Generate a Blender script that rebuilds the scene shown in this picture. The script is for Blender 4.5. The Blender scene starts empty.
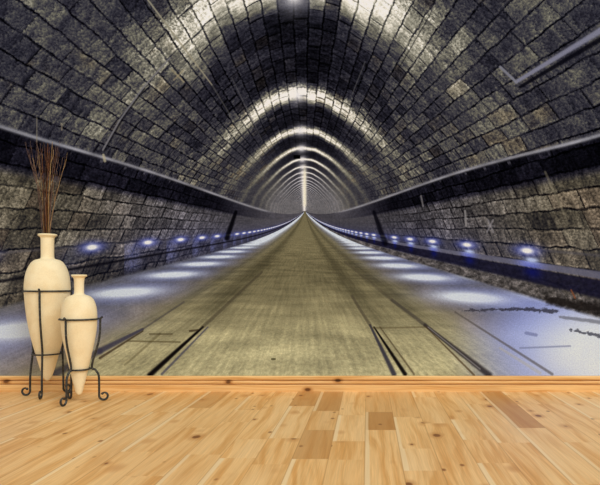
import bpy, bmesh, math, random
from mathutils import Vector

# ------------------------------------------------------------------ camera, light, exposure
SC = bpy.context.scene
COL = SC.collection
S = 3.2 / 600.0            # metres per photo pixel on the back wall
DIST = 3.2                 # camera to back wall
CAMX, CAMZ = 68 * S, 108 * S
cam_d = bpy.data.cameras.new('camera')
cam_d.sensor_width = 36.0
cam_d.sensor_fit = 'HORIZONTAL'
cam_d.lens = 36.0
cam_d.shift_x = -68 / 600.0
cam_d.shift_y = 40.5 / 600.0
cam = bpy.data.objects.new('camera', cam_d)
cam.location = (CAMX, -DIST, CAMZ)
cam.rotation_euler = (math.pi / 2, 0, 0)
COL.objects.link(cam)
SC.camera = cam

world = bpy.data.worlds.new('room_daylight')
SC.world = world
world.use_nodes = True
world.node_tree.nodes['Background'].inputs[0].default_value = (1.0, 0.985, 0.96, 1)
world.node_tree.nodes['Background'].inputs[1].default_value = 0.72

sun_d = bpy.data.lights.new('window_daylight', 'SUN')
sun_d.energy = 1.55
sun_d.angle = math.radians(32)
sun_d.color = (1.0, 0.98, 0.95)
sun = bpy.data.objects.new('window_daylight', sun_d)
sun.rotation_euler = Vector((-0.62, 0.62, -0.62)).to_track_quat('-Z', 'Y').to_euler()
COL.objects.link(sun)

vs = SC.view_settings
vs.view_transform = 'Standard'
vs.look = 'None'
vs.exposure = 0.0
vs.gamma = 1.0
vs.use_curve_mapping = False

# ------------------------------------------------------------------ shader expression helper
class E:
    """a float socket of a node tree, with arithmetic that adds Math nodes"""
    def __init__(s, g, sock): s.g = g; s.s = sock
    def __add__(s, o): return s.g.m('ADD', s, o)
    __radd__ = __add__
    def __sub__(s, o): return s.g.m('SUBTRACT', s, o)
    def __rsub__(s, o): return s.g.m('SUBTRACT', o, s)
    def __mul__(s, o): return s.g.m('MULTIPLY', s, o)
    __rmul__ = __mul__
    def __truediv__(s, o): return s.g.m('DIVIDE', s, o)
    def __rtruediv__(s, o): return s.g.m('DIVIDE', o, s)
    def __neg__(s): return s.g.m('MULTIPLY', s, -1.0)

class Graph:
    def __init__(g, name):
        g.mat = bpy.data.materials.new(name); g.mat.use_nodes = True
        g.t = g.mat.node_tree; g.t.nodes.clear()
    def new(g, kind): return g.t.nodes.new(kind)
    def put(g, v, sock):
        if isinstance(v, E): g.t.links.new(v.s, sock)
        elif isinstance(v, (tuple, list)):
            sock.default_value = tuple(v) if len(sock.default_value) == 3 else (*v, 1.0)
        else: sock.default_value = v
    def m(g, op, *a):
        n = g.new('ShaderNodeMath'); n.operation = op
        for i, v in enumerate(a): g.put(v, n.inputs[i])
        return E(g, n.outputs[0])
    def mn(g, a, b): return g.m('MINIMUM', a, b)
    def mx(g, a, b): return g.m('MAXIMUM', a, b)
    def ab(g, a): return g.m('ABSOLUTE', a)
    def fl(g, a): return g.m('FLOOR', a)
    def sq(g, a): return g.m('MULTIPLY', a, a)
    def ex(g, a): return g.m('EXPONENT', a)
    def gt(g, a, b): return g.m('GREATER_THAN', a, b)
    def gauss(g, a): return g.ex(g.sq(a) * -1.0)
    def hyp(g, a, b): return g.m('SQRT', g.sq(a) + g.sq(b))
    def rmp(g, x, a, b, c=0.0, d=1.0, smooth=True):
        n = g.new('ShaderNodeMapRange')
        n.interpolation_type = 'SMOOTHSTEP' if smooth else 'LINEAR'; n.clamp = True
        for i, v in enumerate((x, a, b, c, d)): g.put(v, n.inputs[i])
        return E(g, n.outputs[0])
    def vec(g, x, y, z=0.0):
        n = g.new('ShaderNodeCombineXYZ')
        for i, v in enumerate((x, y, z)): g.put(v, n.inputs[i])
        return E(g, n.outputs[0])
    def noise(g, x, y, z=0.0, detail=2.0, rough=0.5):
        n = g.new('ShaderNodeTexNoise'); n.inputs['Scale'].default_value = 1.0
        n.inputs['Detail'].default_value = detail; n.inputs['Roughness'].default_value = rough
        g.put(g.vec(x, y, z), n.inputs['Vector'])
        return E(g, n.outputs[0])
    def rnd(g, x, y, z=0.0):
        n = g.new('ShaderNodeTexWhiteNoise'); n.noise_dimensions = '3D'
        g.put(g.vec(x, y, z), n.inputs['Vector'])
        return E(g, n.outputs[0])
    def mix(g, a, b, f):
        n = g.new('ShaderNodeMix'); n.data_type = 'RGBA'
        g.put(f, n.inputs[0]); g.put(a, n.inputs[6]); g.put(b, n.inputs[7])
        return E(g, n.outputs[2])
    def scl(g, c, f):
        n = g.new('ShaderNodeVectorMath'); n.operation = 'SCALE'
        g.put(c, n.inputs[0]); g.put(f, n.inputs[3])
        return E(g, n.outputs[0])
    def vadd(g, a, b):
        n = g.new('ShaderNodeVectorMath'); n.operation = 'ADD'
        g.put(a, n.inputs[0]); g.put(b, n.inputs[1])
        return E(g, n.outputs[0])
    def crv(g, x, pts):
        n = g.new('ShaderNodeFloatCurve'); c = n.mapping.curves[0]
        c.points[0].location = pts[0]; c.points[1].location = pts[-1]
        for p in pts[1:-1]: c.points.new(*p)
        n.mapping.update(); g.put(x, n.inputs[1])
        return E(g, n.outputs[0])
    def coords(g, which='Object'):
        n = g.new('ShaderNodeTexCoord'); sp = g.new('ShaderNodeSeparateXYZ')
        g.t.links.new(n.outputs[which], sp.inputs[0])
        return [E(g, o) for o in sp.outputs]
    def attr(g, name):
        n = g.new('ShaderNodeAttribute'); n.attribute_name = name
        return E(g, n.outputs['Fac'])
    def gamma(g, c, e=2.2):
        n = g.new('ShaderNodeGamma'); g.put(c, n.inputs[0]); n.inputs[1].default_value = e
        return E(g, n.outputs[0])
    def out(g, color, rough=0.6, spec=0.3, metallic=0.0, bump=None, bump_dist=0.001):
        b = g.new('ShaderNodeBsdfPrincipled'); o = g.new('ShaderNodeOutputMaterial')
        g.put(color, b.inputs['Base Color']); g.put(rough, b.inputs['Roughness'])
        b.inputs['Specular IOR Level'].default_value = spec
        b.inputs['Metallic'].default_value = metallic
        if bump is not None:
            n = g.new('ShaderNodeBump'); n.inputs['Distance'].default_value = bump_dist
            g.put(bump, n.inputs['Height']); g.t.links.new(n.outputs[0], b.inputs['Normal'])
        g.t.links.new(b.outputs[0], o.inputs[0])
        return g.mat

# ------------------------------------------------------------------ mesh helpers
def link(name, bm, mat, parent=None, smooth=True):
    me = bpy.data.meshes.new(name); bm.normal_update(); bm.to_mesh(me); bm.free()
    for p in me.polygons: p.use_smooth = smooth
    o = bpy.data.objects.new(name, me); COL.objects.link(o); o.parent = parent
    me.materials.append(mat)
    return o
def tag(o, label, cat, group=None):
    o['label'] = label; o['category'] = cat
    if group: o['group'] = group
def add_box(bm, lo, hi):
    v = [bm.verts.new((x, y, z)) for x in (lo[0], hi[0]) for y in (lo[1], hi[1]) for z in (lo[2], hi[2])]
    for f in ((0,1,3,2),(4,6,7,5),(0,4,5,1),(2,3,7,6),(0,2,6,4),(1,5,7,3)):
        bm.faces.new([v[i] for i in f])
def add_tube(bm, pts, radii, seg=10, closed=False):
    pts = [Vector(p) for p in pts]; n = len(pts)
    if not hasattr(radii, '__len__'): radii = [radii] * n
    rings = []; nrm = None
    for i, p in enumerate(pts):
        if closed: t = (pts[(i+1) % n] - pts[i-1]).normalized()
        else: t = (pts[min(i+1, n-1)] - pts[max(i-1, 0)]).normalized()
        if nrm is None:
            nrm = t.orthogonal().normalized()
        nrm = (nrm - t * nrm.dot(t)).normalized()
        b = t.cross(nrm)
        rings.append([bm.verts.new(p + (nrm * math.cos(a) + b * math.sin(a)) * radii[i])
                      for a in (2*math.pi*k/seg for k in range(seg))])
    for i in range(n if closed else n-1):
        r0, r1 = rings[i], rings[(i+1) % n]
        for k in range(seg):
            bm.faces.new((r0[k], r0[(k+1) % seg], r1[(k+1) % seg], r1[k]))
    if not closed:
        bm.faces.new(rings[0][::-1]); bm.faces.new(rings[-1])
def catmull(pts, k=6):
    pts = [Vector(p) for p in pts]; out = []
    for i in range(len(pts) - 1):
        p0, p1, p2, p3 = pts[max(i-1,0)], pts[i], pts[i+1], pts[min(i+2,len(pts)-1)]
        for j in range(k):
            t = j / k
            out.append(0.5*((2*p1)+(p2-p0)*t+(2*p0-5*p1+4*p2-p3)*t*t+(3*p1-p0-3*p2+p3)*t**3))
    out.append(pts[-1])
    return out
def add_lathe(bm, prof, seg=72):
    rings = []
    for r, z in prof:
        if r < 1e-6: rings.append([bm.verts.new((0, 0, z))])
        else: rings.append([bm.verts.new((r*math.cos(2*math.pi*k/seg), r*math.sin(2*math.pi*k/seg), z)) for k in range(seg)])
    for a, b in zip(rings, rings[1:]):
        for k in range(seg):
            q = (k+1) % seg
            if len(a) == 1: bm.faces.new((a[0], b[q], b[k]))
            elif len(b) == 1: bm.faces.new((a[k], a[q], b[0]))
            else: bm.faces.new((a[k], a[q], b[q], b[k]))
    bmesh.ops.recalc_face_normals(bm, faces=bm.faces)

# ------------------------------------------------------------------ the mural's print (the photo wallpaper of a tunnel)
# The back wall of the real room is covered with a printed photo mural.  The print is generated
# here node by node, on the wall's own flat coordinates: stone courses, vault bands, lamps, road.
def mural_material(gain):
    g = Graph('printed_tunnel_wallpaper')
    ox, oy, oz = g.coords('Object')
    px = ox * (1.0 / S) + 300.0
    py = oz * (-1.0 / S) + 391.0
    jit = (g.noise(px * 0.045, py * 0.045, 3.0, 2) - 0.5)
    fine = g.noise(px * 0.40, py * 0.40, 0.0, 4, 0.68)        # mottling of the print
    blot = g.noise(px * 0.025, py * 0.025, 9.0, 3, 0.6)      # broad stains

    def stones(q, Z, rowpx, zpx, f0, f1, seed, lod, jw):
        row = g.fl(q); fr = q - row
        rr = g.rnd(row, seed)
        zc = Z * (rr * f1 + f0) + rr * 37.0
        zc = zc + (g.noise(zc * 0.7, row * 3.1, seed, 1) - 0.5) * 0.9 + (fine - 0.5) * 0.16 * lod
        idx = g.fl(zc); fz = zc - idx
        r1 = g.rnd(row, idx, seed); r2 = g.rnd(row, idx, seed + 5.0)
        ej = g.mn(fr, 1.0 - fr) * rowpx
        wob = g.noise(zc * 2.3, q * 1.2, seed + 2.0, 2)
        ej = ej + (wob - 0.5) * 1.1 * lod + (fine - 0.5) * 2.4 * lod
        J = 1.0 - g.rmp(ej, jw * 0.1, jw)
        J = J * g.rmp(wob, 0.32, 0.62, 0.25, 1.0)
        ec = g.mn(fz, 1.0 - fz) * zpx
        C = (1.0 - g.rmp(ec, 0.2, jw * 0.9)) * g.rmp(r2, 0.1, 0.8, 0.05, 0.85)
        str_ = g.noise(zc * 5.5, q * 1.0, seed + 8.0, 4, 0.72)
        b = (r1 * 0.60 + 0.70 - 1.0) * lod + 1.0
        b = b * ((str_ - 0.5) * 2.3 * lod + 1.0)
        b = b * g.mx((fine - 0.5) * (lod * 1.7 + 0.6) + 1.0, 0.25)
        dark = 1.0 - g.mx(J, C) * lod * 0.86
        edge = g.gauss((ej - jw * 1.35) / (jw * 0.5)) * 0.22 * lod * r2
        return b, dark + edge, r2

    # ---- vault
    r0 = g.hyp(px - 304.0, py - 216.0)
    cy = g.rmp(r0, 12.0, 110.0, 211.0, 222.0)
    cx = g.rmp(r0, 12.0, 200.0, 305.0, 301.0)
    dx = px - cx; dy = cy - py
    sd = g.m('SIGN', dx)
    r = g.mx(g.hyp(dx, dy), 1.0)
    th = g.m('ARCTAN2', g.ab(dx), dy) * 57.29578
    R = g.crv(th / 90.0, [(0, 1.0), (0.11, .985), (0.2, .945), (0.29, .913), (0.39, .882), (0.49, .866), (0.58, .872), (0.7, .9), (0.8, .93), (1.0, .95)])
    Z = R * 1000.0 / r
    lod = g.rmp(r, 35.0, 130.0)
    q = th * sd / 4.15 + 0.5 + jit * 0.3
    b, dark, r2 = stones(q, Z, r * 0.0724, g.sq(r) / R * (0.001 / 2.3), 1.7, 1.3, 3.0, lod, r * 0.0042 + 0.72)
    kp = (Z - 1.25 + g.rmp(Z, 4.0, 6.5, 0.15, 0.0)) / 3.3
    dl = (kp - g.fl(kp + 0.5)) * 3.3
    k = kp + g.rmp(Z, 3.5, 6.5, 0.12, 0.0) + jit * 0.10 + (g.rnd(g.fl(q), 91.0) - 0.5) * 0.08 * lod + (fine - 0.5) * 0.10 * lod
    d = (k - g.fl(k + 0.5)) * 3.3
    far = g.rmp(Z, 13.0, 30.0)
    sig = g.rmp(th, 0.0, 65.0, 0.37, 0.66, False) * g.rmp(Z, 4.5, 6.5, 0.85, 1.0) + g.rmp(Z, 1.0, 2.6, 0.5, 0.0)
    amp = g.gauss(th / 31.0) * 0.88 + g.rmp(th, 30.0, 72.0, 0.22, 0.09)
    amp = amp * g.rmp(Z, 2.0, 4.4, 0.55, 1.0) * (1.0 - g.rmp(th, 28.0, 48.0) * g.rmp(Z, 4.6, 6.5, 0.35, 0.0))
    band = g.gauss(d / sig) * amp
    band = band * (1.0 - far * 0.45) + far * 0.04
    amb = g.rmp(th, 5.0, 58.0, 0.125, 0.262) + far * 0.10 + g.rmp(Z, 1.8, 3.0, 0.12, 0.0)
    amb = amb * ((blot - 0.5) * 0.9 + 1.0)
    hb = g.rmp(band, 0.3, 0.85, 0.0, 0.55)
    lum = (band * 1.08 + amb) * (b * (1.0 - hb) + hb) * dark
    tint = g.mix((0.94, 0.95, 1.20), (1.01, 1.01, 0.93), g.rmp(lum, 0.14, 0.45))
    tint = g.mix(tint, (1.12, 0.98, 0.78), g.rmp(r2, 0.65, 1.0) * 0.5 * g.rmp(blot, 0.4, 0.7))
    tint = g.mix(tint, (1.03, 1.02, 0.97), g.rmp(lum, 0.55, 0.95))
    tint = g.mix(tint, (0.97, 0.98, 1.10), far * 0.7)
    vault = g.scl(tint, lum)
    # row of ceiling lamps and their merging line of light
    lamp_d = g.hyp(dx + 0.5 + r * 0.03, dl * g.sq(r) * 0.001)
    gl = g.gauss(lamp_d / (r * 0.022 + 1.0)) * g.gt(dy, 0.0)
    vault = g.mix(vault, (1.0, 1.0, 0.98), g.mn(gl * 1.1, 1.0))
    hal = g.gauss(lamp_d / (r * 0.06 + 1.5)) * 0.55 * g.gt(dy, 0.0)
    vault = g.mix(vault, (0.93, 0.94, 1.0), hal)
    ln = g.gauss((px - 304.8) / 1.7) * g.rmp(py, 160.0, 176.0) * (1.0 - g.rmp(py, 203.0, 210.0))
    vault = g.mix(vault, (1.0, 0.99, 0.9), ln * 0.92)

    # ---- side walls
    wx = px - 305.0
    sgn = g.gt(wx, 0.0)
    a = g.mx(g.ab(wx), 1.0)
    cl = 229.0 - g.ex(a / -22.0) * 18.0
    t = (py - cl) / a
    ae = g.mx(a - (py - cl) * 0.45, 2.0)
    Zw = 1000.0 / ae
    lodw = g.rmp(a, 40.0, 150.0)
    qw = t / 0.073 + sgn * 31.0 + jit * 0.45
    b, dark, r2 = stones(qw, Zw, a * 0.073, g.sq(ae) * (0.001 / 2.2), 1.7, 1.2, 17.0, lodw, a * 0.0042 + 0.65)
    lw = (g.rmp(a, 20.0, 260.0, 0.34, 0.35) - sgn * 0.03) * ((blot - 0.5) * 0.8 + 1.0)
    shade = g.mx(g.rmp(t, -0.225, -0.175, 0.30, 1.0), g.rmp(a, 26.0, 125.0, 0.95, 0.0))
    lw = lw * shade
    lw = lw * (1.0 - g.rmp(t, 0.10, 0.26) * 0.22 * (1.0 - sgn))
    lum = lw * b * dark
    tint = g.mix((0.97, 0.97, 1.08), (1.04, 1.0, 0.88), g.rmp(a, 90.0, 270.0) * g.rmp(lum, 0.08, 0.3))
    tint = g.mix(tint, (1.12, 0.96, 0.84), g.rmp(r2, 0.6, 1.0) * 0.45 * g.rmp(a, 150.0, 300.0))
    wall = g.scl(g.mix((0.9, 0.9, 1.3), tint, shade), lum)
    # blue glow of the low lamps
    kw = (1000.0 / a - 4.70 + sgn * 0.195) / 1.675
    dk = kw - g.fl(kw + 0.5)
    du = dk * 1.675 * a * 0.001 / 0.027
    tl = sgn * 0.012 + 0.086
    dv = (t - tl) / 0.0125
    rr = g.sq(du) + g.sq(dv)
    wash = g.gauss((dk + 0.36) / 0.2) * g.rmp(t, 0.05, 0.12) * (1.0 - g.rmp(t, 0.20, 0.28)) * (1.0 - sgn)
    wash = wash * g.rmp(a, 20, 70) * (1.0 - g.rmp(a, 200, 270)) * g.rmp(fine, 0.35, 0.65, 0.4, 1.0)
    wall = g.mix(wall, (0.50, 0.54, 0.80), wash * 0.62)
    lowb = g.gauss((t - 0.15) / 0.16) * 0.30 * (1.0 - g.rmp(a, 60.0, 260.0, 0.0, 0.75))
    wall = g.mix(wall, (0.22, 0.25, 0.50), lowb)
    # right-hand ledge: pale kerb, dark face, rough foot
    foot = g.noise(px * 0.16, py * 0.2, 4.0, 4, 0.7)
    face = g.rmp(t, 0.169, 0.178) * (1.0 - g.rmp(t, 0.228, 0.246)) * sgn
    wall = g.mix(wall, g.scl((0.13, 0.13, 0.21), foot * 1.2 + 0.35), face * 0.93)
    ft = g.rmp(t, 0.232, 0.25) * sgn
    wall = g.mix(wall, g.scl((0.50, 0.49, 0.50), g.sq(foot) * 2.6 + 0.05), ft * 0.85)
    kerb = g.rmp(t, 0.140, 0.148) * (1.0 - g.rmp(t, 0.166, 0.174)) * sgn
    kb = g.gauss((dk + 0.03) / 0.16)
    wall = g.mix(wall, g.mix((0.40, 0.41, 0.50), (0.50, 0.56, 0.95), kb), kerb * 0.9)
    bl = g.gauss((dk + 0.06) / 0.10) * g.gauss((t - 0.19) / 0.025) * sgn * 0.55
    wall = g.mix(wall, (0.08, 0.11, 0.50), bl)
    # cables on the walls
    cab = g.gauss((t - sgn * 0.012 - 0.078) / (0.004 + 0.5 / a)) * 0.55
    wall = g.mix(wall, (0.32, 0.32, 0.36), cab)
    cab = g.gauss((t - 0.172) / (0.005 + 0.4 / a)) * (1.0 - sgn) * 0.8
    wall = g.mix(wall, (0.07, 0.07, 0.10), cab)
    # the lamps themselves
    wall = g.mix(wall, (0.30, 0.38, 0.95), g.ex(rr * -0.22) * 0.72)
    wall = g.mix(wall, (0.96, 0.98, 1.0), g.mn(g.ex(rr * -1.0) * 1.5, 1.0))
    dv = (t - 0.137) / 0.011
    du = (dk + 0.055) * 1.675 * a * 0.001 / 0.03
    wall = g.mix(wall, (0.72, 0.80, 1.0), g.mn(g.ex((g.sq(du) + g.sq(dv)) * -1.0) * 1.2, 1.0) * sgn)

    # the pipe rail at the springing and the shade under it
    tp = g.rmp(a, 60.0, 300.0, -0.386, -0.337) + sgn * g.rmp(a, 130.0, 300.0, 0.0, 0.019)
    isv = 1.0 - g.rmp(t - tp, -0.004, 0.004)
    col = g.mix(wall, vault, isv)
    pw = 0.9 / a + 0.0042
    rail = g.gauss((t - tp) / pw)
    rail = rail * g.rmp(a, 27.0, 44.0)
    col = g.mix(col, g.scl((0.57, 0.58, 0.63), jit * 0.8 + 0.95), g.mn(rail * 1.1, 1.0))
    brk = g.gauss((t - tp - 0.022) / 0.010) * g.rmp(g.noise(Zw * 9.0, 4.0, 2.0, 0), 0.60, 0.66) * g.rmp(a, 80, 160)
    col = g.mix(col, (0.40, 0.40, 0.46), brk * 0.6)

    # ---- floor of the tunnel
    cf = 229.0 - g.ex((py - 211.0) * (-0.9 / 22.0)) * 18.0
    dn = g.mx(py - cf, 0.6)
    sx = (px - 305.0) / dn
    asx = g.ab(sx)
    Zf = 1000.0 / dn
    near = g.rmp(dn, 25.0, 150.0)
    streak = g.noise(sx * 22.0, Zf * 0.35, 0.0, 3, 0.6)
    dots = g.noise(sx * 34.0, Zf * 5.5, 6.0, 2, 0.6)
    cross = g.noise(sx * 1.4, Zf * 0.9, 2.0, 2, 0.5)
    lr = g.crv(g.rmp(dn, 0.0, 150.0, 0.0, 1.0, False), [(0, .46), (.12, .49), (.28, .45), (.45, .52), (.7, .67), (1, .79)])
    lr = lr * ((streak - 0.5) * 0.5 + 1.0) * ((cross - 0.5) * 0.6 + 1.0) * ((dots - 0.5) * 0.55 * near + 1.0)
    lane = g.gauss((sx + 1.15) / 0.22) * 0.24 + g.gauss((sx - 0.78) / 0.16) * 0.24 + g.gauss((sx - 1.32) / 0.17) * 0.22 + g.gauss((sx + 1.7) / 0.12) * 0.18
    lr = lr * (1.0 - lane * (1.0 - g.rmp(dn, 70.0, 110.0) * 0.75))
    road = g.scl(g.mix((1.0, 0.96, 0.74), (0.99, 0.985, 0.785), near), lr)
    lf = (0.36 + near * 0.25) * ((streak - 0.5) * 0.35 + 1.0) * ((blot - 0.5) * 0.9 + 1.0) * ((fine - 0.5) * 0.5 + 1.0)
    walk = g.scl(g.mix((1.02, 0.98, 0.90), (0.97, 0.98, 1.03), g.rmp(asx, 1.8, 2.6)), lf)
    sg = g.gt(sx, 0.0)
    edge = asx - (1.80 - sg * 0.16) + (streak - 0.5) * 0.3 + (blot - 0.5) * 0.5
    flr = g.mix(road, walk, g.rmp(edge, -0.22, 0.30))
    # pools of lamp light, one per lamp
    kf = (Zf - 15.6 + sg * 1.1) / 5.7
    df = kf - g.fl(kf + 0.5)
    wd = g.rmp(dn, 20.0, 120.0, 0.24, 0.17)
    inn = g.gauss((asx - 2.80 + sg * 0.40) / 0.46) + g.gauss((asx - 3.35) / 0.20) * 0.55 * sg
    pool = g.gauss(df / wd) * inn
    farf = 1.0 - g.rmp(dn, 15.0, 26.0)
    pool = pool * (1.0 - farf) + g.gauss((asx - 2.55) / 0.5) * farf * 0.85
    pool = g.mn(pool * 1.6, 1.0)
    blu = g.gauss(df / (wd * 2.4)) * g.gauss((asx - 2.8 + sg * 0.2) / 0.75) * (fine * 0.7 + 0.5)
    flr = g.mix(flr, (0.48, 0.56, 0.97), g.mn(blu * 0.66, 1.0) * (1.0 - farf * 0.6))
    flr = g.mix(flr, (0.86, 0.92, 1.0), g.mn(pool * (fine * 0.5 + 0.76), 1.0))
    fr = g.hyp(px - 600.0, (py - 352.0) * 1.5)
    flr = g.mix(flr, (0.60, 0.68, 1.0), (1.0 - g.rmp(fr, 60.0, 160.0)) * 0.9)
    flr = g.mix(flr, (0.90, 0.95, 1.0), (1.0 - g.rmp(fr, 20.0, 105.0)) * g.mn(blot * 0.6 + 0.70, 1.0))
    tw = g.rmp(t, 0.248, 0.268) * (1.0 - sgn) + g.rmp(t, 0.292 , 0.312) * sgn
    isf = g.mx(g.mn(tw, 1.0), (1.0 - g.rmp(asx, 1.9, 2.2)) * g.gt(py, 211.5) * g.gt(12.0, a))
    col = g.mix(col, flr, isf)

    # ---- single marks of the print, as strokes between two points
    sg_ = Graph.__new__(Graph)
    sg_.t = bpy.data.node_groups.new('printed_stroke', 'ShaderNodeTree')
    fields = [('px', 'F'), ('py', 'F'), ('foot', 'F'), ('c', 'C'), ('x0', 'F'), ('y0', 'F'), ('ax', 'F'), ('ay', 'F'), ('vx', 'F'), ('vy', 'F'),
              ('w0', 'F'), ('dw', 'F'), ('ink', 'C'), ('op', 'F'), ('rough', 'F')]
    for nm, ty in fields:
        sg_.t.interface.new_socket(nm, in_out='INPUT', socket_type='NodeSocketFloat' if ty == 'F' else 'NodeSocketColor')
    sg_.t.interface.new_socket('c', in_out='OUTPUT', socket_type='NodeSocketColor')
    gi = sg_.new('NodeGroupInput'); go = sg_.new('NodeGroupOutput')
    I = {nm: E(sg_, gi.outputs[i]) for i, (nm, _) in enumerate(fields)}
    rx, ry = I['px'] - I['x0'], I['py'] - I['y0']
    u_ = sg_.m('MINIMUM', sg_.mx(rx * I['ax'] + ry * I['ay'], 0.0), 1.0)
    dd_ = sg_.hyp(rx - u_ * I['vx'], ry - u_ * I['vy']) + (I['foot'] - 0.5) * I['rough']
    sg_.put(sg_.mix(I['c'], I['ink'], sg_.gauss(sg_.sq(dd_ / (u_ * (I['dw'] * 1.1) + I['w0'] * 1.1))) * I['op']), go.inputs[0])
    def stroke(c, x0, y0, x1, y1, w0, w1, ink, op, rough=0.0):
        vx, vy = x1 - x0, y1 - y0; L2 = float(vx*vx + vy*vy)
        n = g.new('ShaderNodeGroup'); n.node_tree = sg_.t
        for i, v in enumerate((px, py, foot, c, x0, y0, vx / L2, vy / L2, vx, vy, w0, w1 - w0, ink, op, rough)): g.put(v, n.inputs[i])
        return E(g, n.outputs[0])
    DK = (0.07, 0.06, 0.07); STL = (0.33, 0.33, 0.40)
    for s_ in (
        (203, 327, 150, 375, 1.0, 2.6, DK, .95), (208, 327, 162, 374, .7, 1.2, STL, .8), (190, 331, 198, 330, 1, 1, (.2,.16,.12), .7),
        (100, 351, 143, 329, 3.0, 1.2, (.25,.25,.34), .85), (100, 358, 143, 331, 1.2, .7, (.22,.17,.13), .7), (40, 381, 100, 351, 4, 3, (.25,.25,.34), .7),
        (143, 329, 184, 302, 1.0, .8, (.30,.29,.30), .6), (128, 341, 180, 342, .8, .8, (.30,.27,.18), .5), (160, 334, 125, 365, 1.1, 1.1, (.36,.34,.24), .45),
        (150, 334, 172, 334, .9, .9, (.28,.25,.18), .5),
        (203, 327, 262, 272, 1.8, 1.0, (.24,.22,.19), .45),
        (370, 325, 394, 374, 1.0, 2.4, (.22,.22,.28), .9), (374, 327, 405, 374, .7, 2.0, DK, .92), (380, 327, 414, 374, .6, 1.0, (.30,.26,.20), .6),
        (352, 296, 370, 325, 1.3, 1.6, (.27,.25,.22), .5),
        (425, 325, 489, 375, 1.6, 3.0, (.20,.19,.21), .85), (424, 325, 474, 375, .6, 1.0, (.28,.22,.15), .65), (428, 327, 480, 369, .5, .7, (.60,.60,.62), .6),
        (392, 300, 425, 325, 1.4, 1.9, (.24,.23,.23), .6), (345, 262, 392, 300, 1.0, 1.4, (.30,.28,.24), .35),
        (372, 328, 425, 327, .9, .9, (.33,.30,.22), .45),
        (455, 312, 552, 374, .8, 1.4, (.34,.33,.33), .6), (500, 348, 540, 373, 1.2, 1.6, (.75,.75,.68), .4),
        (272, 0+359, 275, 359, 1.0, 1.0, (.22,.22,.14), .7),
        # scuffs and rubble on the right
        (462, 311, 505, 309, .6, 1.3, (.20,.20,.24), .7, 9.0), (505, 309, 556, 311, 1.3, 1.8, (.18,.18,.22), .75, 11.0), (548, 300, 612, 312, 4.0, 6.0, (.13,.12,.12), .85, 8.0), (560, 317, 600, 322, 1.4, 2.0, (.42,.44,.50), .7, 3.0),
        (570, 330, 600, 336, .8, 1.5, (.22,.23,.29), .75, 10.0), (520, 348, 570, 346, .9, .9, (.48,.52,.68), .6), (526, 333, 536, 335, 1.6, 1.6, (.42,.46,.66), .6), (571, 290, 575, 298, .8, .8, (.55,.33,.22), .7),
        # niches in the side walls
        (236, 212, 227, 238, 1.6, 2.6, (.05,.05,.07), .92), (374, 212, 385, 243, 1.6, 3.0, (.06,.06,.09), .85),
        # conduits on the vault
        (603, 38, 520, 87, 2.6, 1.5, (.06,.06,.09), .85), (600, 31, 516, 82, 3.0, 1.7, (.50,.51,.60), 1.0), (516, 82, 500, 67, 1.4, 1.2, (.50,.51,.57), .95), (640, 7, 600, 31, 2.9, 2.5, (.50,.51,.60), 1.0),
        (104.5, 151, 121.5, 121, 1.0, .9, (.08,.08,.10), .6), (121.5, 121, 144.5, 89, .9, .8, (.08,.08,.10), .6), (103, 150, 120, 120, .9, .8, (.47,.47,.50), .9), (120, 120, 143, 88, .8, .8, (.46,.46,.49), .9), (143, 88, 170, 58, .8, .7, (.48,.48,.50), .9),
        (148, 0, 178, 40, .8, .9, (.60,.59,.52), .9), (178, 40, 212, 85, .9, .7, (.62,.60,.52), .75), (212, 85, 232, 118, .8, .7, (.38,.38,.38), .5),
        (172, 70, 184, 82, 1.0, .8, (.66,.62,.50), .6), (174, 80, 184, 70, .9, .7, (.66,.62,.50), .6),
        (232, 78, 262, 140, .7, .6, (.36,.36,.38), .45), (365, 62, 352, 95, .7, .6, (.38,.38,.40), .5), (430, 15, 398, 70, .6, .6, (.1,.1,.12), .5),
        (103.5, 155, 105, 161, 1.2, 1.4, (.72,.70,.60), .8),
        (37, 118, 37, 142, .7, .7, (.55,.53,.47), .55), (62, 124, 62, 130, .7, .7, (.62,.58,.50), .6),
        (465, 211, 466, 226, 1.0, 1.0, (.62,.62,.64), .7), (421, 196, 423, 206, .9, .8, (.58,.58,.60), .6),
        (488, 220, 493, 232, .9, .9, (.62,.62,.66), .55), (493, 220, 487, 232, .9, .9, (.62,.62,.66), .55), (485, 226, 495, 226, .7, .7, (.62,.62,.66), .4),
        (125, 219, 131, 229, .9, .9, (.55,.54,.54), .5), (131, 219, 125, 229, .9, .9, (.55,.54,.54), .5),
        (545, 172, 566, 218, 1.2, .9, (.55,.53,.46), .45), (409, 30, 440, 60, 1.0, 1.0, (.52,.49,.36), .0),
    ):
        if s_[7] > 0: col = stroke(col, *s_)
    # small black box hanging beside a ceiling lamp
    bx = g.mx(g.ab(px - 297.0) - 3.2, g.ab(py - 157.0) - 1.8)
    col = g.mix(col, (0.03, 0.03, 0.04), 1.0 - g.rmp(bx, -0.4, 0.5))
    # grain of the print
    gr = g.noise(px * 0.8, py * 0.8, 1.0, 1)
    col = g.scl(col, (gr - 0.5) * 0.24 + 1.0)
    n = g.new('ShaderNodeVectorMath'); n.operation = 'MINIMUM'
    g.put(col, n.inputs[0]); n.inputs[1].default_value = (1, 1, 1)
    col = g.gamma(E(g, n.outputs[0]))
    return g.out(g.scl(col, gain), rough=0.9, spec=0.0)

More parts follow.
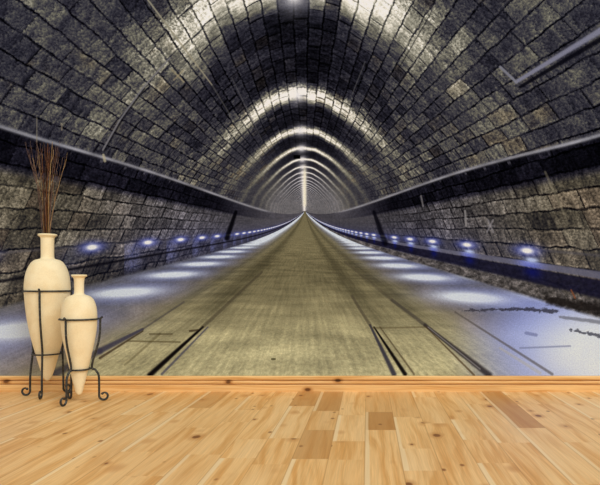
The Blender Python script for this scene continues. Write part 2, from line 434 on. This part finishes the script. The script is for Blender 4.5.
def floor_material():
    g = Graph('knotty_pine_boards')
    x, y, z = g.coords('Object')
    tone = g.attr('board_tone'); off = g.attr('board_shift')
    xx = x + off * 7.0; yy = y + off * 31.0
    wav = g.noise(xx * 6.0, yy * 1.2, off * 9.0, 2)
    ring = g.noise(xx * 38.0 + wav * 5.0, yy * 1.6, off * 5.0, 3, 0.55)
    fib = g.noise(xx * 240.0, yy * 5.0, off, 2, 0.6)
    broad = g.noise(xx * 9.0, yy * 1.0, off * 3.0, 2)
    c = g.mix((0.915, 0.735, 0.49), (0.80, 0.565, 0.30), g.rmp(ring, 0.40, 0.70) * 0.75)
    c = g.mix(c, (0.935, 0.785, 0.565), g.rmp(broad, 0.48, 0.72) * 0.5)
    c = g.scl(c, (fib - 0.5) * 0.22 + 1.03)
    c = g.mix(c, (0.66, 0.435, 0.215), g.rmp(tone, 0.5, 1.0, 0.0, 0.7, False))
    c = g.mix(c, (0.95, 0.83, 0.64), g.rmp(tone, 0.0, 0.35, 0.45, 0.0, False))
    # knots
    n = g.new('ShaderNodeTexVoronoi'); n.feature = 'F1'; n.inputs['Scale'].default_value = 1.0
    n.inputs['Randomness'].default_value = 1.0
    g.put(g.vec(xx * 9.0, yy * 5.5, off * 11.0), n.inputs['Vector'])
    sp = g.new('ShaderNodeSeparateColor'); g.t.links.new(n.outputs['Color'], sp.inputs[0])
    pick = E(g, sp.outputs[0]); sz = E(g, sp.outputs[1]); dist = E(g, n.outputs['Distance'])
    rad = sz * 0.10 + 0.06
    kn = (1.0 - g.rmp(dist / rad, 0.55, 1.05)) * g.gt(pick, 0.28)
    hl = (1.0 - g.rmp(dist / rad, 0.8, 2.6)) * g.gt(pick, 0.28)
    c = g.mix(c, (0.74, 0.50, 0.27), hl * 0.5)
    c = g.mix(c, (0.47, 0.28, 0.13), kn * 0.85)
    u = g.attr('across')
    # pale sapwood along one edge of some boards
    sap = (1.0 - g.rmp(u + (wav - 0.5) * 0.12, 0.10, 0.15)) * g.gt(g.rnd(off, 3.0), 0.55)
    c = g.mix(c, (0.965, 0.86, 0.67), sap * 0.7)
    # short dark pin knots and flecks
    n = g.new('ShaderNodeTexVoronoi'); n.feature = 'F1'; n.inputs['Scale'].default_value = 1.0
    g.put(g.vec(xx * 15.0, yy * 9.0, off * 5.0), n.inputs['Vector'])
    sp = g.new('ShaderNodeSeparateColor'); g.t.links.new(n.outputs['Color'], sp.inputs[0])
    fk = (1.0 - g.rmp(E(g, n.outputs['Distance']), 0.05, 0.17)) * g.gt(E(g, sp.outputs[0]), 0.66)
    c = g.mix(c, (0.52, 0.31, 0.14), fk * 0.8)
    # joints between boards
    jm = 1.0 - g.rmp(g.mn(u, 1.0 - u), 0.006, 0.022)
    c = g.mix(c, (0.60, 0.39, 0.19), jm * 0.32)
    return g.out(g.gamma(c), rough=0.38, spec=0.28)

def skirting_material():
    g = Graph('pine_skirting')
    x, y, z = g.coords('Object')
    ring = g.noise(x * 1.8, z * 85.0 + g.noise(x * 2.0, z * 9.0, 1.0) * 3.0, 0.0, 3, 0.6)
    fib = g.noise(x * 12.0, z * 420.0, y * 200.0, 2)
    c = g.mix((0.94, 0.765, 0.51), (0.80, 0.56, 0.30), g.rmp(ring, 0.40, 0.70) * 0.75)
    c = g.scl(c, (fib - 0.5) * 0.16 + 1.0)
    for kx, kz, s in ((229, 381.5, 4.2), (338, 380, 5.0), (8, 381, 5.0), (308, 389, 5.0)):
        d = g.hyp((x - (kx - 300) * S) / (s * S), (z - (391 - kz) * S) / (s * 0.55 * S))
        c = g.mix(c, (0.68, 0.44, 0.22), (1.0 - g.rmp(d, 0.6, 1.5)) * 0.55)
        c = g.mix(c, (0.34, 0.20, 0.09), (1.0 - g.rmp(d, 0.3, 0.8)) * 0.8)
    return g.out(g.gamma(c), rough=0.45, spec=0.3)

def jar_material():
    g = Graph('cream_stoneware')
    x, y, z = g.coords('Object')
    s1 = g.noise(x * 260.0, y * 260.0, z * 260.0, 3, 0.7)
    s2 = g.noise(x * 14.0, y * 14.0, z * 14.0, 3)
    c = g.mix((0.96, 0.895, 0.73), (0.935, 0.85, 0.665), g.rmp(s2, 0.35, 0.7))
    c = g.scl(c, (s1 - 0.5) * 0.16 + 1.0)
    return g.out(g.gamma(c), rough=0.7, spec=0.2, bump=s1, bump_dist=0.0006)

def iron_material():
    g = Graph('dark_wrought_iron')
    x, y, z = g.coords('Object')
    s = g.noise(x * 90.0, y * 90.0, z * 90.0, 3, 0.6)
    c = g.mix((0.17, 0.17, 0.165), (0.36, 0.36, 0.33), g.rmp(s, 0.38, 0.78))
    return g.out(g.gamma(c), rough=0.42, spec=0.5, metallic=0.35, bump=s, bump_dist=0.0008)

def twig_material(name, a, b):
    g = Graph(name)
    x, y, z = g.coords('Object')
    s = g.noise(x * 120.0, y * 120.0, z * 22.0, 3, 0.6)
    return g.out(g.gamma(g.mix(a, b, g.rmp(s, 0.35, 0.65))), rough=0.8, spec=0.15)

def plaster_material():
    g = Graph('white_plaster')
    x, y, z = g.coords('Object')
    s = g.noise(x * 40.0, y * 40.0, z * 40.0, 3)
    return g.out(g.mix((0.74, 0.73, 0.70), (0.80, 0.79, 0.77), s), rough=0.85, spec=0.2)

# ------------------------------------------------------------------ the room: wall, floor, skirting, mural
XL, XR = -2.35, 2.35
bm = bmesh.new(); add_box(bm, (XL, 0.0, -0.02), (XR, 0.12, 2.55))
wall = link('wall_back', bm, plaster_material(), smooth=False); wall['kind'] = 'structure'

def y_of(py): return -DIST + DIST * 108.0 / (py - 283.0)     # depth of a floor point seen at photo row py
random.seed(5)
BW = 22.4 * S
bm = bmesh.new()
tl_ = bm.faces.layers.float.new('board_tone'); sl_ = bm.faces.layers.float.new('board_shift')
ul_ = bm.loops.layers.float.new('across')
x_ref = (366 - 300) * S
fixed = {   # board number (0 starts at the joint seen at x=366): (from row, to row, tone)
    -3: [(391, 406, .85)], -2: [(391, 411, .9), (411, 430, .62), (430, 459, .82)],
    0: [(391, 412, .66), (412, 430, .95), (430, 486, .45)], 1: [(391, 417, .62)], 5: [(391, 428, .9)],
    -7: [(391, 408, .8)], -10: [(391, 400, .6)],
}
i0 = int((XL - x_ref) / BW) ; i1 = int((XR - x_ref) / BW) + 1
for i in range(i0, i1):
    x0 = max(XL, x_ref + i * BW); x1 = min(XR, x0 + BW)
    cuts = [0.12]; tones = []
    for (ra, rb, tn) in fixed.get(i, []):
        cuts.append(y_of(rb)); tones.append(tn)
    while cuts[-1] > -3.6:
        cuts.append(cuts[-1] - random.choice((.28, .45, .7, .9, 1.2)) * random.uniform(.8, 1.2))
        tones.append(random.choice((.2, .3, .38, .42, .45, .5, .5, .53)))
    cuts[-1] = -3.6
    for ya, yb, tn in zip(cuts, cuts[1:], tones):
        f = bm.faces.new([bm.verts.new(p) for p in ((x0, yb, 0), (x1, yb, 0), (x1, ya, 0), (x0, ya, 0))])
        f[tl_] = tn; f[sl_] = random.random()
        for lp, u in zip(f.loops, (0, 1, 1, 0)): lp[ul_] = u
floor = link('floor', bm, floor_material(), smooth=False); floor['kind'] = 'structure'

prof = [(0.0, 0.0), (-0.018, 0.0), (-0.018, 0.033), (-0.017, 0.0355), (-0.005, 0.0362), (-0.005, 0.0408), (-0.016, 0.0420),
        (-0.0178, 0.047), (-0.0172, 0.0525), (-0.015, 0.0555), (-0.004, 0.0562), (-0.004, 0.0608), (-0.0145, 0.0622), (-0.016, 0.067),
        (-0.016, 0.076), (-0.0135, 0.0805), (-0.010, 0.082), (0.0, 0.082)]
bm = bmesh.new()
L = [bm.verts.new((XL, y, z)) for y, z in prof]; Rr = [bm.verts.new((XR, y, z)) for y, z in prof]
for k in range(len(prof) - 1): bm.faces.new((L[k], Rr[k], Rr[k+1], L[k+1]))
bm.faces.new(L); bm.faces.new(Rr[::-1])
bmesh.ops.recalc_face_normals(bm, faces=bm.faces)
sk = link('baseboard_back', bm, skirting_material(), smooth=False); sk['kind'] = 'structure'

bm = bmesh.new(); add_box(bm, (XL, -0.002, 0.0825), (XR, -0.0002, 2.5))
mural = link('wall_mural', bm, mural_material(0.86), smooth=False)
tag(mural, 'photo wallpaper mural of a lamplit stone tunnel covering the wall above the pine skirting', 'mural')

# ------------------------------------------------------------------ jars, stands, twigs
JAR, IRON = jar_material(), iron_material()
def place(px, depth): return Vector(((px - 368) * depth / 600 + CAMX, depth - DIST, 0))
def make_jar(px, depth, cosf, prof_px, wall_t, inner_rows, label):
    o = place(px, depth); m = depth / 600.0
    outer = [(w * m * cosf, CAMZ - (py - 283) * m) for py, w in prof_px]
    pts = catmull([(r, 0, z) for r, z in outer[2:]], 4)
    pr = [(outer[0][0] - 0.004, outer[0][1] + 0.001), outer[0], outer[1]] + [(max(p.x, 0), p.z) for p in pts]
    pr[-1] = (0.0, pr[-1][1])
    inner = [(max(r - wall_t, 0.004), z) for r, z in pr[4:] if z > inner_rows]
    z_end = inner[-1][1]
    full = [(0.0, z_end)] + inner[::-1] + [(pr[0][0] - 0.006, pr[0][1] - 0.002)] + pr
    bm = bmesh.new(); add_lathe(bm, full, 80)
    j = link('amphora_jar', bm, JAR); j.location = o
    tag(j, label, 'jar')
    return j, o, m

def make_stand(o, px_depth_m, cosf, angs, r1, z1, r2, z2, rf, label, bar=0.0052):
    root = bpy.data.objects.new('iron_jar_stand', None); COL.objects.link(root); root.location = o
    tag(root, label, 'stand')
    v = Vector((CAMX, -DIST, 0)) - o; base = math.atan2(v.y, v.x)
    for nm, r, z in (('upper_ring', r1, z1), ('lower_ring', r2, z2)):
        bm = bmesh.new()
        add_tube(bm, [(r*math.cos(2*math.pi*k/56), r*math.sin(2*math.pi*k/56), z) for k in range(56)], bar * 0.8, 10, True)
        link(nm, bm, IRON, root)
    for a, a_foot in angs:                   # minus is to the left as the camera sees it
        out = bar * 1.5
        sr = 0.021
        ri = rf - sr
        P = [(r1 + out + .010, z1 + .010), (r1 + out + .003, z1 + .004), (r1 + out - .001, z1 - .006), (r1 + out - .002, z1 - .06), (r1 * .55 + r2 * .45 + out + .006, z1 * .5 + z2 * .5),
             (r2 + out + .001, z2 + .03), (r2 + out, z2)]
        if ri - r2 > .03: P += [(r2 + out + .010, z2 - .004), (r2 * .35 + ri * .65, z2 - .012), (ri - .002, z2 - .035), (ri, z2 * .5)]
        else: P += [(r2 + out + .002, z2 - .03), (ri - .001, z2 * .5)]
        P += [(ri, sr + bar + .022)]
        sc_c = (rf, sr + bar)
        for d in range(184, 500, 20):
            ang = math.radians(d); rad = sr * (1.0 - 0.50 * max(0, d - 290) / 210.0)
            P.append((sc_c[0] + rad * math.cos(ang), sc_c[1] + rad * math.sin(ang)))
        pts = []
        for r, z in P:                       # a leg may lean sideways below the lower ring
            k = min(1, max(0, (z1 - z) / (z1 - z2 * .55)))
            th = base + math.radians(a + (a_foot - a) * k)
            pts.append(Vector((math.cos(th) * r, math.sin(th) * r, z)))
        pts = catmull(pts, 4)
        n = len(pts)
        radii = [bar * (1.0 if i < n * .8 else 1.0 - .3 * (i - n * .8) / (n * .2)) for i in range(n)]
        bm = bmesh.new(); add_tube(bm, pts, radii, 10)
        lg = link('leg', bm, IRON, root)
        e = pts[-1]
        bm = bmesh.new(); bmesh.ops.create_uvsphere(bm, u_segments=12, v_segments=8, radius=bar * 1.25)
        for w in bm.verts: w.co += e
        link('scroll_tip', bm, IRON, lg)
    return root

TALL = [(234.2, 9.7), (235.6, 9.9), (236.4, 8.6), (237.8, 7.2), (241, 6.9), (250, 6.8), (257.5, 6.9), (259, 8.6), (260, 12.5), (262, 15.6), (265, 18.0), (269.5, 20.4), (274.5, 22.0),
        (280, 23.0), (287, 23.5), (295, 23.2), (304, 22.4), (315, 21.1), (324, 19.6), (334, 17.4), (344, 14.8), (353, 12.1), (362, 9.5), (370, 7.0), (375, 5.2), (378.5, 3.4), (380.2, 1.8), (380.8, 0)]
SMALL = [(274.8, 8.0), (276.0, 8.2), (276.8, 7.0), (278.2, 5.6), (282, 5.1), (288, 5.0), (293.4, 5.2), (294.8, 6.8), (295.8, 10.2), (297.5, 12.9), (300, 15.0), (303, 16.4), (307, 17.6), (314, 18.4),
         (322, 18.5), (332, 17.6), (343, 15.6), (353, 13.3), (366, 10.2), (380, 6.7), (387, 4.8), (391, 3.7), (393.4, 2.8), (394.6, 1.6), (395.0, 0)]
jt, ot, mt = make_jar(47.5, 3.07, 0.885, TALL, 0.006, 0.62, 'tall cream stoneware amphora jar holding dried twigs in the larger iron stand')
js, os_, ms = make_jar(79.1, 2.903, 0.90, SMALL, 0.006, 0.50, 'small empty cream stoneware amphora jar in front of the taller jar')
def zz(py, m): return CAMZ - (py - 283) * m
make_stand(ot, mt, 1, ((-17, -17), (-148, -113), (110, 120)), 23.7 * mt * .885 + .004, zz(291, mt), 15.5 * mt * .885, zz(353.5, mt), 0.106,
           'dark wrought iron stand with scrolled feet carrying the tall jar')
make_stand(os_, ms, 1, ((-37, -37), (83, 83), (203, 203)), 19.1 * ms * .90 + .004, zz(319, ms), 11.6 * ms * .90, zz(369, ms), 0.110,
           'dark wrought iron stand with scrolled feet carrying the small jar')

random.seed(11)
TW = {'reddish': twig_material('reddish_brown_twig', (0.33, 0.25, 0.22), (0.49, 0.40, 0.35)),
      'tan': twig_material('pale_tan_twig', (0.66, 0.55, 0.38), (0.50, 0.38, 0.24)),
      'dark': twig_material('dark_brown_twig', (0.15, 0.10, 0.08), (0.27, 0.18, 0.13)),
      'rust': twig_material('rust_brown_twig', (0.46, 0.29, 0.17), (0.34, 0.22, 0.14))}
# tip column and row in the photograph, mouth offset -1..1, kind, thickness in mm
tw = [(25, 142, -.7, 'reddish', 2.0), (28, 150, -.5, 'reddish', 2.0), (31, 146, -.8, 'reddish', 2.2), (33, 158, -.6, 'tan', 2.4), (36, 141, -.4, 'reddish', 2.2), (38, 147, -.75, 'tan', 2.2),
      (40, 143, -.2, 'reddish', 2.4), (42, 149, -.5, 'rust', 2.8), (44, 142, 0.0, 'reddish', 2.2), (46, 146, -.25, 'dark', 3.6), (47, 152, -.1, 'dark', 3.8), (48, 143, .1, 'rust', 2.8),
      (50, 147, .0, 'rust', 3.2), (52.5, 142, .35, 'tan', 4.0), (54, 147, .3, 'reddish', 2.4), (56, 150, .2, 'rust', 2.6), (58, 146, .55, 'reddish', 2.0), (60, 152, .45, 'reddish', 2.0),
      (63, 157, .6, 'reddish', 2.0), (66, 159, .75, 'tan', 2.0), (64, 166, .7, 'reddish', 1.8), (45, 160, -.3, 'dark', 3.0), (51, 158, .2, 'dark', 3.0)]
words = {'reddish': 'thin reddish brown dried twig standing in the tall jar', 'dark': 'thick dark brown dried twig in the middle of the bunch in the tall jar', 'rust': 'rust brown dried twig in the middle of the bunch in the tall jar'}
for (tx, ty, mo, kind, th) in tw:
    dep = random.uniform(-.045, .03)
    d = 3.07 + dep
    tip = Vector(((tx - 368) * d / 600 + CAMX, d - DIST, CAMZ - (ty - 283) * d / 600))
    mb = ot + Vector((mo * .019, dep * .3, zz(236, mt)))
    ft_ = ot + Vector((-mo * .03, -dep * .4, 0.55))
    bend = Vector((random.uniform(-.010, .010), random.uniform(-.008, .008), 0))
    mid = mb.lerp(tip, .45) + bend + Vector((-(tip.x - mb.x) * .12, 0, 0))
    q3 = mb.lerp(tip, .75) + bend * .4 + Vector((-(tip.x - mb.x) * .06, 0, 0))
    pts = catmull([ft_, mb, mid, q3, tip], 8)
    n = len(pts); r_ = th * .00085
    wig = [Vector((random.uniform(-.0012, .0012), random.uniform(-.0012, .0012), 0)) for _ in pts]
    pts = [p + w if i > 9 else p for i, (p, w) in enumerate(zip(pts, wig))]
    bm = bmesh.new()
    add_tube(bm, [p - ft_ for p in pts], [r_ * (1 - .72 * i / n) for i in range(n)], 7)
    for f in random.sample(range(16, 28), 3 if kind != 'dark' else 1):     # side shoots
        p0 = pts[f]; s_ = random.choice((-1, 1))
        p2 = p0 + Vector((s_ * random.uniform(.008, .026), random.uniform(-.012, .008), random.uniform(.06, .13)))
        if p2.z > CAMZ + .155 * 4.75: p2.z = CAMZ + .155 * 4.75 - random.uniform(0, .02)
        p1 = p0.lerp(p2, .5) + Vector((s_ * .004, 0, -.004))
        sp_ = catmull([p0, p1, p2], 4)
        add_tube(bm, [p - ft_ for p in sp_], [r_ * .5 * (1 - .6 * i / len(sp_)) for i in range(len(sp_))], 6)
    o = link('dried_twig', bm, TW[kind]); o.location = ft_
    if kind == 'tan':
        lab = {33: 'short pale tan dried twig at the left of the bunch in the tall jar', 38: 'thin pale tan dried twig left of the dark stems in the tall jar',
               52.5: 'thickest pale tan dried twig rising straight from the tall jar', 66: 'pale tan dried twig leaning furthest right out of the tall jar'}[tx]
        tag(o, lab, 'twig', 'dried twigs in the tall jar')
    else:
        tag(o, words[kind], 'twig', 'dried twigs in the tall jar')
